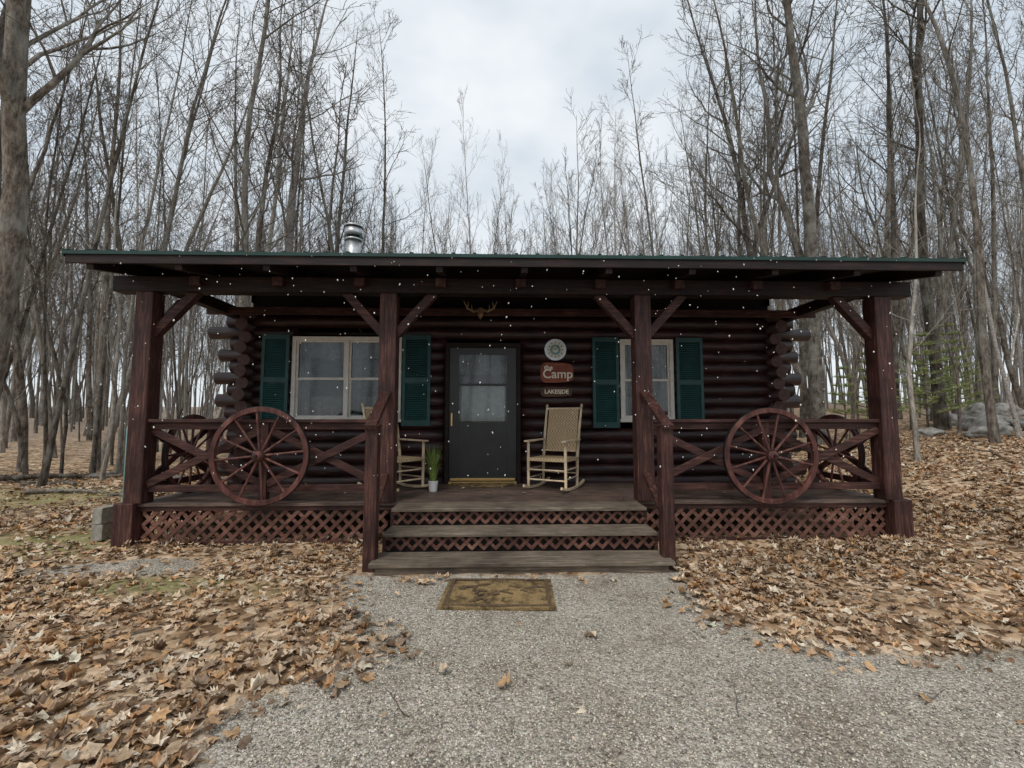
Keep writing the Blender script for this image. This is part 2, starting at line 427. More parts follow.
scatter('gravel', OV, OF, pos, np.stack([sz, sz*rng.uniform(.6, 1, N), sz*rng.uniform(.5, .9, N)], 1),
        rng.uniform(0, 6.28, N), rng.normal(0, .3, N), rng.uniform(0, 6.28, N), np.clip(cols, 0, .8), M_peb)

# ------------------------------------------------------------------ CABIN
CM = Matrix.Translation((.075, 5.36, 0)) @ Matrix.Rotation(R(1.5), 4, 'Z')
cabin = bpy.data.objects.new('log_cabin', None); COL.objects.link(cabin); cabin.matrix_world = CM
WY = 1.42; DZ = .48
PXD = {-1: 4.36, 1: 4.43}; CXD = {-1: 1.54, 1: 1.49}

mb = MB(); y = -.06
while y < WY-.02:
    y1 = min(y+.138, WY+.02); xj = random.uniform(-2.5, 2.5)
    for (p, q) in ((-PXD[-1]-.06, xj-.002), (xj+.002, PXD[1]+.06)):
        mb.box(p, q, y, y1-.007, DZ-.035, DZ+random.uniform(-.002, .002), M_deck)
    y += .138
mb.make('porch_deck', cabin, bevel=.003)
mb = MB()
mb.box(-PXD[-1]-.04, PXD[1]+.04, -.035, .005, .39, DZ-.037, M_redx)
for s in (-1, 1):
    xs = s*PXD[s]; a, b_ = sorted((xs, xs+s*.04)); mb.box(a, b_, .006, WY, .39, DZ-.037, M_redy)
    a, b_ = sorted((s*(CXD[s]-.1), s*PXD[s])); mb.box(a, b_, -.035, -.006, .012, .05, M_redx)
mb.make('deck_rim_board', cabin, bevel=.004)

def lattice(mb, x0, x1, z0, z1, y, mat, w=.040, sp=.145, t=.007, side=None):
    h = z1-z0
    def P(a, dy, z): return (a, y+dy, z) if side is None else (side+dy, a, z)
    for dirn, dy in ((1, 0), (-1, t+.001)):
        c = x0-h+.03
        while c < x1+h:
            a0, a1 = max(c, x0), min(c+h, x1)
            if a1-a0 > .02:
                za, zb = (z0+(a0-c), z0+(a1-c)) if dirn == 1 else (z1-(a0-c), z1-(a1-c))
                mb.beam(P(a0, dy, za), P(a1, dy, zb), w, t, mat, up=(0, 1, 0) if side is None else (1, 0, 0))
            c += sp*random.uniform(.98, 1.02)
mb = MB()
for s in (-1, 1):
    a, b_ = sorted((s*(CXD[s]-.02), s*(PXD[s]-.08)))
    lattice(mb, a, b_, .045, .40, -.022, M_latt)
    lattice(mb, .1, WY, .045, .40, 0, M_latt, side=s*(PXD[s]+.015))
lattice(mb, -1.36, 1.36, .31, .44, -.372, M_latt, sp=.12, w=.032)
lattice(mb, -1.36, 1.36, .13, .26, -.70, M_latt, sp=.12, w=.032)
mb.make('lattice_skirt', cabin)
mb = MB()
mb.box(-1.36, 1.36, -.34, -.32, .02, .44, M_ceil); mb.box(-1.36, 1.36, -.67, -.65, .02, .26, M_ceil)
for x in (-1.38, 1.38):
    mb.box(x-.02, x+.02, -.36, -.04, .01, .44, M_redy); mb.box(x-.02, x+.02, -.69, -.361, .01, .262, M_redy)
mb.make('stair_stringers', cabin, bevel=.003)
mb = MB()
for (ya, yb, z) in ((-.415, -.063, DZ), (-.74, -.385, .298), (-1.10, -.715, .115)):
    ex = .04 if z < .2 else .0
    m_ = (ya+yb)/2
    mb.box(-1.38-ex, 1.38+ex, ya, m_-.004, z-.038, z, M_tread); mb.box(-1.38-ex, 1.38+ex, m_+.004, yb, z-.038, z-.001, M_tread)
mb.box(-1.37, 1.37, -1.06, -1.03, .0, .076, M_tread)
mb.make('porch_steps', cabin, bevel=.006)

mb = MB()
for x in (-PXD[-1], -CXD[-1], CXD[1], PXD[1]):
    mb.box(x-.10, x+.10, -.10 if abs(x) > 3 else -.09, .10, DZ+.001, 2.925, M_redz)
for s in (-1, 1):
    x = s*PXD[s]; mb.box(x-.11+s*.07, x+.11+s*.07, -.13, .12, -.02, DZ+.012, M_redz)
mb.make('porch_posts', cabin, bevel=.012)
mb = MB()
mb.box(-4.74, 4.80, -.09, .09, 2.927, 3.108, M_beam)
for x in (-4.2, 4.25): mb.box(x-.07, x+.07, .12, WY+.1, 2.95, 3.10, M_beam)
mb.make('porch_beam', cabin, bevel=.008)
mb = MB()
for sx, off, sd in ((-1, 'P', (1,)), (-1, 'C', (-1, 1)), (1, 'C', (-1, 1)), (1, 'P', (-1,))):
    x = sx*(PXD[sx] if off == 'P' else CXD[sx])
    for s in sd: mb.beam((x+s*.07, .02, 2.44), (x+s*.53, .02, 2.95), .10, .10, M_redx)
    if off == 'P': mb.beam((x, .07, 2.44), (x, .53, 2.95), .10, .09, M_redx, up=(1, 0, 0))
mb.make('knee_braces', cabin, bevel=.006)

SL = .20; EY = -.56; EZ = 3.225; RY = 4.6; RZ = EZ+SL*(RY-EY); BY = 9.6
def rz(y): return EZ+SL*(y-EY) if y < RY else RZ-SL*(y-RY)
WL, WR = 4.86, 4.98
bz = rz(BY)
mb = MB()
mb.hexa([(-WL,EY,EZ-.03),(WR,EY,EZ-.03),(WR,RY,RZ-.03),(-WL,RY,RZ-.03),(-WL,EY,EZ),(WR,EY,EZ),(WR,RY,RZ),(-WL,RY,RZ)], M_roof)
mb.hexa([(-WL,RY,RZ-.03),(WR,RY,RZ-.03),(WR,BY,bz-.03),(-WL,BY,bz-.03),(-WL,RY,RZ),(WR,RY,RZ),(WR,BY,bz),(-WL,BY,bz)], M_roof)
x = -WL+.02
while x < WR:
    mb.beam((x, EY-.014, EZ+.004), (x, RY, RZ+.004), .034, .026, M_roof, up=(0, 0, 1))
    mb.beam((x, RY, RZ+.004), (x, BY, bz+.004), .030, .026, M_roof, up=(0, 0, 1)); x += .2286
mb.beam((-WL, RY, RZ+.03), (WR, RY, RZ+.03), .25, .02, M_roof, up=(0, 0, 1))
mb.box(-WL-.012, WR+.012, EY-.016, EY-.002, EZ-.035, EZ+.002, M_roof)
for x in (-WL-.008, WR+.008):
    mb.beam((x, EY-.01, EZ-.02), (x, RY, RZ-.02), .08, .016, M_roof, up=(1, 0, 0))
    mb.beam((x, RY, RZ-.02), (x, BY, bz-.02), .08, .016, M_roof, up=(1, 0, 0))
mb.make('metal_roof', cabin)
mb = MB()
y0 = EY+.02
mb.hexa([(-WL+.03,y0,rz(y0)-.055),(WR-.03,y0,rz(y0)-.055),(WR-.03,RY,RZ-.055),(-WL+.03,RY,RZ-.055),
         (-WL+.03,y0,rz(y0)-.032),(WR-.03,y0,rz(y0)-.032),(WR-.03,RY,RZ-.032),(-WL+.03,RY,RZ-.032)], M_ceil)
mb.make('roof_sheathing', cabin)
mb = MB()
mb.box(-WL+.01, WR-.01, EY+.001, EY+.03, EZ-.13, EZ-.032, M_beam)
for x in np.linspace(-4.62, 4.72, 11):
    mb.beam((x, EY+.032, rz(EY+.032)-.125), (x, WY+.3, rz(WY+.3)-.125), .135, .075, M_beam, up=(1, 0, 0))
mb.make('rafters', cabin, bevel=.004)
mb = MB()
for x in np.linspace(-3.75, 3.8, 9): mb.box(x-.06, x+.06, -.17, .28, 2.985, 3.085, M_redy)
mb.make('joist_ends', cabin, bevel=.005)

DX0, DX1 = -1.04, .09
openings = [(-3.33, -1.70, 1.40, 2.68), (1.61, 2.43, 1.40, 2.66), (DX0, DX1, .40, 2.58)]
mb = MB(); LR = .098; z = DZ+.02; logs = []
while z < 3.02:
    logs.append(z); z += .172
for li, z in enumerate(logs):
    def ext(): return (4.44 if li % 2 else 4.24)+random.uniform(-.07, .08)+(.14 if li > len(logs)-3 else 0)
    segs = [(-ext(), ext())]
    for (a, b_, c, d) in openings:
        if z+.06 > c and z-.06 < d:
            ns = []
            for (p, q) in segs:
                if a > p and b_ < q: ns += [(p, a), (b_, q)]
                else: ns.append((p, q))
            segs = ns
    for (p, q) in segs:
        m_ = max(2, int((q-p)/.4)); pts = [(p+(q-p)*i/m_, WY+LR+random.uniform(-.006, .006), z+random.uniform(-.005, .005)) for i in range(m_+1)]
        rr = [LR*random.uniform(.95, 1.04) for _ in pts]
        mb.tube(pts, rr, M_log, 16, endmat=M_logend)
mb.make('front_log_wall', cabin, smooth=True)
mb = MB()
for s in (-1, 1):
    for li, z in enumerate(logs):
        zz = z+.086
        if zz > 3.05: continue
        mb.tube([(s*4.0, WY-.06-(.12 if li % 2 else 0)-random.uniform(0, .05), zz), (s*4.0, 4, zz), (s*4.0, 8.6, zz)], LR*.93, M_logy, 14, endmat=M_logend)
    xs = s*4.0
    mb.box(xs-.03, xs+.03, WY+.25, 8.5, .3, 3.2, M_logy)
    mb.raw([(xs, WY+.05, 3.2), (xs, 8.5, 3.2), (xs, 8.5, rz(8.5)-.04), (xs, RY, RZ-.04), (xs, WY+.05, rz(WY)-.04)], [(0, 1, 2, 3, 4)], M_logy)
mb.make('side_log_walls', cabin, smooth=True)
mb = MB()
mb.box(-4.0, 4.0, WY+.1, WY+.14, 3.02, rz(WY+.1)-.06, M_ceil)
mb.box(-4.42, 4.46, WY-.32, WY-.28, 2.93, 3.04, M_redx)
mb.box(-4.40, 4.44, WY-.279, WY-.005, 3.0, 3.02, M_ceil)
mb.make('eave_board', cabin, bevel=.004)
mb = MB()
mb.box(-3.96, 3.96, 8.45, 8.6, .2, rz(8.5)-.05, M_dark)
mb.box(-3.95, 3.95, WY+.2, 8.44, .40, .46, M_floor)
mb.box(-3.96, 3.96, WY+.3, 8.44, 2.75, 2.79, M_dark)
mb.box(-4.03, 4.03, WY+.15, 8.5, -.05, .38, M_conc)
mb.make('interior_shell', cabin)

def folds(mb, xa, xb, y, z0, z1, mat, amp=.014, fr=1.3):
    n_ = max(8, int((xb-xa)/.012)); vs = []; fs = []
    for i in range(n_+1):
        xx = xa+(xb-xa)*i/n_; yy = y+amp*math.sin(i*fr)
        vs += [(xx, yy, z0), (xx, yy, z1)]
    for i in range(n_): fs.append((2*i, 2*i+2, 2*i+3, 2*i+1))
    mb.raw(vs, fs, mat)
def window(name, x0, x1, z0, z1, units):
    mb = MB(); yf = WY-.015; t = .055
    mb.box(x0, x1, yf, WY+.20, z0, z0+t, M_white); mb.box(x0, x1, yf, WY+.20, z1-t, z1, M_white)
    mb.box(x0-.02, x1+.02, yf-.03, yf-.001, z0-.015, z0+.03, M_white)
    mb.box(x0, x0+t, yf+.001, WY+.20, z0+t, z1-t, M_white); mb.box(x1-t, x1, yf+.001, WY+.20, z0+t, z1-t, M_white)
    w = (x1-x0-t)/units
    for u in range(units):
        a = x0+t+u*w; b_ = a+w-t
        if u: mb.box(a-t, a, yf+.001, WY+.2, z0+t, z1-t, M_white)
        zm = (z0+z1)/2; st = .030
        for (za, zb, yy) in ((z0+t, zm+.02, yf+.05), (zm-.02, z1-t, yf+.03)):
            mb.box(a, b_, yy, yy+.018, za, za+st, M_white); mb.box(a, b_, yy, yy+.018, zb-st, zb, M_white)
            mb.box(a, a+st, yy+.0005, yy+.0175, za+st, zb-st, M_white); mb.box(b_-st, b_, yy+.0005, yy+.0175, za+st, zb-st, M_white)
    mb.make(name+'_frame', cabin, bevel=.003)
    mb = MB(); mb.box(x0+t, x1-t, yf+.055, yf+.059, z0+t, z1-t, M_glass); mb.make(name+'_glass', cabin)
    mb = MB()
    for u in range(units):
        a = x0+t+u*w; b_ = a+w-t; cw = (b_-a)
        folds(mb, a, b_, WY+.26, z1-.30, z1-.03, M_curt)
        folds(mb, a, a+cw*.16, WY+.24, z0+.05, z1-.28, M_curt); folds(mb, b_-cw*.16, b_, WY+.24, z0+.05, z1-.28, M_curt)
        folds(mb, a+cw*.10, b_-cw*.10, WY+.30, z0+.05, z0+.38, M_curt, .008)
    mb.make(name+'_curtain', cabin)
window('double_window', -3.33, -1.70, 1.40, 2.67, 2)
window('single_window', 1.61, 2.43, 1.40, 2.65, 1)

def shutter(x0, x1, z0, z1):
    mb = MB(); ya, yb = WY-.05, WY-.015; f = .045
    mb.box(x0, x0+f, ya, yb, z0, z1, M_shut); mb.box(x1-f, x1, ya, yb, z0, z1, M_shut)
    zm = z0+(z1-z0)*.5
    for za, zb in ((z0, z0+.08), (zm-.035, zm+.035), (z1-.07, z1)): mb.box(x0+f, x1-f, ya+.001, yb, za, zb, M_shut)
    for za, zb in ((z0+.08, zm-.035), (zm+.035, z1-.07)):
        zz = za+.015
        while zz < zb-.01:
            mb.hexa([(x0+f, ya+.006, zz-.012), (x1-f, ya+.006, zz-.012), (x1-f, yb-.004, zz+.014), (x0+f, yb-.004, zz+.014),
                     (x0+f, ya+.006, zz-.006), (x1-f, ya+.006, zz-.006), (x1-f, yb-.004, zz+.020), (x0+f, yb-.004, zz+.020)], M_shut); zz += .032
        mb.box(x0+f, x1-f, yb-.003, yb+.002, za, zb, M_shut)
    mb.make('shutter', cabin)
shutter(-3.76, -3.36, 1.33, 2.69); shutter(-1.68, -1.26, 1.33, 2.69)
shutter(1.18, 1.58, 1.30, 2.67); shutter(2.46, 2.87, 1.30, 2.67)

mb = MB(); yf = WY-.03
x0, x1, zt = DX0, DX1, 2.58
mb.box(x0, x0+.06, yf, WY+.2, DZ, zt, M_ceil); mb.box(x1-.06, x1, yf, WY+.2, DZ, zt, M_ceil); mb.box(x0+.06, x1-.06, yf, WY+.2, zt-.07, zt, M_ceil)
mb.box(x0+.06, x1-.06, yf-.02, WY+.2, DZ, DZ+.03, M_brass)
a, b_ = x0+.065, x1-.065; zb, zz1 = DZ+.035, zt-.075; y0_, y1_ = yf+.012, yf+.045
g0, g1, gz0, gz1 = a+.14, b_-.14, 1.38, zz1-.10
mb.box(a, g0, y0_, y1_, zb, zz1, M_door); mb.box(g1, b_, y0_, y1_, zb, zz1, M_door)
mb.box(g0, g1, y0_+.0005, y1_, zb, gz0, M_door); mb.box(g0, g1, y0_+.0005, y1_, gz1, zz1, M_door)
mb.box(g0, g1, y0_+.004, y1_, 1.93, 1.965, M_door)
mb.box(a+.02, b_-.02, y0_-.004, y0_-.001, zb+.01, zb+.045, M_brass)
mb.box(a+.03, a+.05, y0_-.05, y0_-.035, 1.33, 1.52, M_brass); mb.box(a+.03, a+.05, y0_-.04, y0_, 1.345, 1.36, M_brass); mb.box(a+.03, a+.05, y0_-.04, y0_, 1.49, 1.505, M_brass)
mb.make('storm_door', cabin, bevel=.003)
mb = MB(); mb.box(g0, g1, y0_+.018, y0_+.022, gz0, gz1, M_glass); mb.make('storm_door_glass', cabin)
mb = MB(); folds(mb, g0+.03, g1-.03, WY+.06, 1.40, 1.94, M_curtw, .004, .8); folds(mb, g0-.02, g1+.02, WY+.2, 2.12, gz1+.04, M_curt, .012, 1.2)
mb.box(g0-.1, g1+.1, WY+.09, WY+.12, .5, 1.95, M_door)
mb.make('inner_door_curtain', cabin)

mb = MB()
WHX = {-1: -2.945, 1: 2.95}
for s in (-1, 1):
    xa, xb = s*(CXD[s]+.10), s*(PXD[s]-.10); lo, hi = min(xa, xb), max(xa, xb); mid = WHX[s]
    mb.box(lo, hi, -.07, .07, 1.395, 1.435, M_redx)
    mb.box(lo, hi, -.022, .022, .60, .68, M_redx); mb.box(lo, hi, -.022, .022, 1.315, 1.394, M_redx)
    mb.box(mid-.045, mid+.045, -.045, .045, DZ, 1.394, M_redz)
    for (p, q) in ((lo, mid-.045), (mid+.045, hi)):
        mb.beam((p, -.026, .69), (q, -.026, 1.31), .085, .03, M_redx)
        mb.beam((p, .012, 1.31), (q, .012, .69), .085, .03, M_redx)
    xs = s*PXD[s]
    mb.box(xs-.06, xs+.06, .10, WY-.2, 1.395, 1.435, M_redy)
    mb.box(xs-.02, xs+.02, .10, WY-.2, .60, .68, M_redy); mb.box(xs-.02, xs+.02, .10, WY-.2, 1.315, 1.394, M_redy)
    mb.box(xs-.05, xs+.05, WY-.2, WY-.1, DZ, 1.44, M_redz)
    mb.beam((xs-.02, .1, .69), (xs-.02, WY-.2, 1.31), .08, .03, M_redy, up=(1, 0, 0)); mb.beam((xs+.012, .1, 1.31), (xs+.012, WY-.2, .69), .08, .03, M_redy, up=(1, 0, 0))
    xn = s*1.45 if s < 0 else 1.41; cx_ = s*CXD[s]
    mb.box(xn-.06, xn+.06, -.98, -.86, 0, 1.36, M_redz)
    mb.box(xn-.068, xn+.068, -.988, -.852, 1.361, 1.385, M_redz)
    mb.beam((xn, -1.02, 1.36), (cx_, -.09, 1.74), .05, .11, M_redy, up=(1, 0, 0))
    mb.beam((xn, -.86, .50), (cx_, -.09, .80), .04, .08, M_redy, up=(1, 0, 0))
mb.make('porch_railing', cabin, bevel=.005)

mb = MB()
cx, cy = -2.83, 2.5; zb = rz(cy)
mb.tube([(cx, cy, zb-.1), (cx, cy, zb+.02), (cx, cy, zb+.12)], [.26, .2, .12], M_steel, 24)
mb.tube([(cx, cy, zb+.1), (cx, cy, 4.60)], .125, M_steel, 24)
mb.tube([(cx, cy, 4.58), (cx, cy, 4.61)], .15, M_steel, 24)
mb.tube([(cx, cy, 4.61), (cx, cy, 4.66)], .11, M_iron, 24)
mb.tube([(cx, cy, 4.66), (cx, cy, 4.79)], .155, M_steel, 24)
mb.tube([(cx, cy, 4.79), (cx, cy, 4.82)], .12, M_iron, 24)
mb.tube([(cx, cy, 4.82), (cx, cy, 4.85), (cx, cy, 4.89)], [.165, .165, .04], M_steel, 24)
mb.make('chimney_pipe', cabin, smooth=True)

# ------------------------------------------------------------------ wagon wheels
def wheel(c, axis='y', tilt=0, rad=.555, rot=.0):
    mb = MB(); rr = rad
    mb.ring((0, 0, 0), rr, rr-.055, .05, M_wheel, 'y', 56)
    mb.ring((0, 0, 0), rr+.007, rr-.0005, .04, M_iron, 'y', 56)
    for k in range(12):
        t = 2*math.pi*k/12+rot; c_, s_ = math.cos(t), math.sin(t)
        mb.tube([(.05*c_, 0, .05*s_), ((rr*.5)*c_, 0, (rr*.5)*s_), ((rr-.05)*c_, 0, (rr-.05)*s_)], [.017, .013, .015], M_wheel, 8)
    mb.tube([(0, -.09, 0), (0, -.085, 0), (0, -.04, 0), (0, .04, 0), (0, .06, 0)], [.030, .040, .066, .066, .045], M_wheel, 20)
    mb.ring((0, -.045, 0), .072, .06, .014, M_iron, 'y', 24)
    mb.tube([(0, -.11, 0), (0, -.085, 0)], .020, M_iron, 12)
    L = Matrix.Translation(c)
    if axis == 'x': L = L @ Matrix.Rotation(R(90), 4, 'Z')
    L = L @ Matrix.Rotation(tilt, 4, 'X')
    mb.make('wagon_wheel', None, CM @ L, bevel=.003)
wheel((WHX[-1], -.125, 1.02), rot=.1); wheel((WHX[1], -.125, 1.01), rot=.3)
wheel((-PXD[-1]+.09, .72, .99), 'x', rad=.50); wheel((PXD[1]-.09, .72, .99), 'x', rad=.50, rot=.2)

# ------------------------------------------------------------------ rocking chairs
def rocker(c, yaw):
    mb = MB(); w = .27
    for s in (-1, 1):
        x = s*w; pts = []
        for i in range(13):
            t = -.42+.84*i/12+.04; pts.append((x, t, .018+.30*(t-.02)**2))
        for i in range(12): mb.beam(pts[i], pts[i+1], .035, .026, M_chair, up=(1, 0, 0))
        mb.tube([(x, -.23, .03), (x, -.235, .40), (x, -.235, .64)], [.018, .021, .018], M_chair, 10)
        mb.tube([(x*.95, .22, .03), (x*.95, .24, .42), (x*.97, .31, .80), (x, .40, 1.14)], [.018, .022, .019, .014], M_chair, 10)
        mb.tube([(x, .40, 1.13), (x, .407, 1.165)], [.022, .012], M_chair, 10)
        mb.hexa([(x-.035, -.30, .64), (x+.035, -.30, .64), (x+.03, .27, .65), (x-.03, .27, .65),
                 (x-.035, -.30, .662), (x+.035, -.30, .662), (x+.03, .27, .672), (x-.03, .27, .672)], M_chair)
        for z in (.16, .28): mb.tube([(x, -.233, z), (x*.95, .228, z)], .011, M_chair, 8)
    for z in (.14, .27): mb.tube([(-w, -.233, z), (w, -.233, z)], .011, M_chair, 8)
    mb.tube([(-w, .228, .2), (w, .228, .2)], .011, M_chair, 8)
    mb.box(-w-.01, w+.01, -.25, .24, .385, .425, M_weave)
    ya, za, yb, zb = .262, .50, .395, 1.10
    mb.hexa([(-w+.04, ya-.012, za), (w-.04, ya-.012, za), (w-.04, ya+.012, za), (-w+.04, ya+.012, za),
             (-w+.04, yb-.012, zb), (w-.04, yb-.012, zb), (w-.04, yb+.012, zb), (-w+.04, yb+.012, zb)], M_weave)
    mb.tube([(-w, .262, .50), (w, .262, .50)], .014, M_chair, 8); mb.tube([(-w, .395, 1.10), (w, .395, 1.10)], .017, M_chair, 8)
    mb.make('rocking_chair', None, CM @ Matrix.Translation(c) @ Matrix.Rotation(yaw, 4, 'Z'), bevel=.003)
rocker((.52, .88, DZ+.005), R(-30)); rocker((-1.62, .84, DZ+.005), R(52))

mb = MB()
mb.tube([(0, 0, 0), (0, 0, .13), (0, 0, .135), (0, 0, .12)], [.05, .065, .058, .055], M_pot, 20)
for i in range(150):
    a = random.uniform(0, 6.28); sp = random.uniform(.02, .19); h = random.uniform(.24, .52)
    p0 = Vector((math.cos(a)*.03, math.sin(a)*.03, .12)); p2 = Vector((math.cos(a)*sp, math.sin(a)*sp, .12+h)); p1 = (p0+p2)/2+Vector((0, 0, .04))-Vector((math.cos(a), math.sin(a), 0))*.015
    t = Vector((-math.sin(a), math.cos(a), 0))*.006
    mb.raw([p0-t, p0+t, p1+t, p1-t, p2], [(0, 1, 2, 3), (3, 2, 4)], M_grassleaf)
mb.make('potted_plant', None, CM @ Matrix.Translation((-1.10, .70, DZ+.003)))

def text(body, size, mat, parent, loc, name):
    cu = bpy.data.curves.new(name, 'FONT'); cu.body = body; cu.size = size; cu.align_x = 'CENTER'; cu.align_y = 'CENTER'; cu.extrude = .003; cu.offset = .0025
    cu.materials.append(mat); o = bpy.data.objects.new(name, cu); COL.objects.link(o)
    o.parent = parent; o.location = loc; o.rotation_euler = (R(90), 0, 0); return o
def plaque(cx, cz, w, h, name, mat):
    mb = MB(); vs = []; n_ = 28
    for d in (-.012, .012):
        for k in range(n_):
            t = 2*math.pi*k/n_; c_, s_ = math.cos(t), math.sin(t)
            vs.append((w/2*math.copysign(abs(c_)**.45, c_), d, h/2*math.copysign(abs(s_)**.45, s_)*(1+.06*math.cos(3*t))))
    fs = [tuple(range(n_)), tuple(range(n_, 2*n_))[::-1]]+[(k, (k+1) % n_, (k+1) % n_+n_, k+n_) for k in range(n_)]
    mb.raw(vs, fs, mat)
    return mb.make(name, None, CM @ Matrix.Translation((cx, WY-.03, cz)), bevel=.003)
s1 = plaque(.64, 2.13, .50, .30, 'welcome_sign', M_sign)
text('the', .10, M_cream, s1, (-.13, -.016, .075), 'lettering'); text('Camp', .19, M_cream, s1, (.01, -.016, -.025), 'lettering_main')
s2 = plaque(.63, 1.84, .48, .15, 'hanging_sign', M_sign2); text('LAKESIDE', .085, M_cream, s2, (0, -.016, 0), 'lettering_small')
mb = MB()
for x in (-.15, .15): mb.tube([(x, 0, .06), (x, 0, .17)], .004, M_iron, 6)
mb.make('sign_chain', s2)
mb = MB()
mb.ring((0, 0, 0), .165, .125, .03, M_steel, 'y', 40)
mb.tube([(0, .012, 0), (0, -.004, 0)], .126, M_white, 40)
for k in range(12):
    t = k*math.pi/6; mb.beam((.095*math.cos(t), -.007, .095*math.sin(t)), (.118*math.cos(t), -.007, .118*math.sin(t)), .010, .003, M_iron)
mb.ring((0, -.006, 0), .080, .045, .004, M_tank, 'y', 30)
mb.beam((0, -.012, 0), (.05, -.012, .06), .008, .003, M_iron); mb.beam((0, -.015, 0), (-.03, -.015, .02), .01, .003, M_iron)
mb.make('wall_clock', None, CM @ Matrix.Translation((.62, WY-.02, 2.48)))
mb = MB()
for s in (-1, 1):
    mb.tube([(s*.02, 0, .02), (s*.10, -.03, -.01), (s*.19, -.06, .03), (s*.24, -.08, .13)], [.020, .019, .015, .005], M_antler, 8)
    mb.tube([(s*.12, -.035, -.005), (s*.13, -.07, .08)], [.012, .003], M_antler, 8); mb.tube([(s*.19, -.06, .03), (s*.17, -.09, .12)], [.012, .003], M_antler, 8)
mb.tube([(0, .02, .04), (0, -.04, .0), (0, -.10, -.09), (0, -.11, -.13)], [.03, .05, .035, .02], M_antler, 10)
mb.make('mounted_antlers', None, CM @ Matrix.Translation((-.50, WY-.34, 2.99)))

# doormats
mb = MB(); vs = []; gx, gy = 26, 14; mw, mh = .90, .64
for j in range(gy+1):
    for i in range(gx+1):
        x_ = -mw/2+mw*i/gx; y_ = -mh/2+mh*j/gy
        vs.append((x_+random.uniform(-.004, .004), y_+random.uniform(-.004, .004), .020+.004*math.sin(x_*9+y_*5)+.003*math.sin(y_*17)))
mb.raw(vs, [(j*(gx+1)+i, j*(gx+1)+i+1, (j+1)*(gx+1)+i+1, (j+1)*(gx+1)+i) for j in range(gy) for i in range(gx)], M_coir)
dm = mb.make('doormat', None, Matrix.Translation((-.11, 3.83, H1(-.14, 3.85))) @ Matrix.Rotation(R(-1), 4, 'Z'))
sm = dm.modifiers.new('s', 'SOLIDIFY'); sm.thickness = .018
mb = MB(); zt_ = .0275
for (a, b_, c, d) in ((-.42, .42, -.29, -.262), (-.42, .42, .262, .29), (-.42, -.39, -.261, .261), (.39, .42, -.261, .261)):
    mb.box(a, b_, c, d, zt_-.008, zt_, M_coird)
# worn remains of a printed pattern
for i in range(15):
    x_, y_ = random.uniform(-.33, .33), random.uniform(-.2, .2); a_ = random.uniform(0, 3.1); l_ = random.uniform(.03, .08)
    mb.beam((x_-l_*math.cos(a_), y_-l_*math.sin(a_)*.6, zt_-.0015-.0002*i), (x_+l_*math.cos(a_), y_+l_*math.sin(a_)*.6, zt_-.0015-.0002*i), random.uniform(.015, .035), .006, M_coird, up=(0, 0, 1))
mb.make('mat_pattern', dm)
mb = MB(); vs = [(0.46*math.cos(t), .30*math.sin(t), h) for h in (.0, .014) for t in np.linspace(math.pi, 2*math.pi, 25)]
mb.raw(vs, [tuple(range(25)), tuple(range(25, 50))]+[(k, (k+1) % 25, (k+1) % 25+25, k+25) for k in range(25)], M_coir)
mb.make('doormat', None, CM @ Matrix.Translation((-.47, WY-.08, DZ+.003)))

mb = MB()
mb.tube([(0, 0, .0), (0, 0, .06), (0, 0, .10), (0, 0, 1.25), (0, 0, 1.35), (0, 0, 1.41), (0, 0, 1.43)], [.13, .13, .15, .15, .13, .08, .03], M_tank, 28)
mb.ring((0, 0, 1.48), .09, .08, .12, M_tank, 'z', 24); mb.tube([(0, 0, 1.42), (0, 0, 1.50)], .03, M_brass, 12)
mb.make('propane_cylinder', None, Matrix.Translation((-6.20, 7.5, H1(-6.2, 7.5))), smooth=True)
for i, (a, z_, rt) in enumerate(((-4.86, 0, 5), (-4.84, .19, -4))):
    mb = MB(); mb.box(-.06, .06, -.19, .0, 0, .185, M_conc); mb.box(-.06, .06, .03, .19, 0, .185, M_conc); mb.box(-.06, -.03, .0, .03, 0, .185, M_conc); mb.box(.03, .06, .0, .03, 0, .185, M_conc)
    mb.make('concrete_block', None, Matrix.Translation((a, 5.55, z_+.02)) @ Matrix.Rotation(R(rt), 4, 'Z'), bevel=.006)

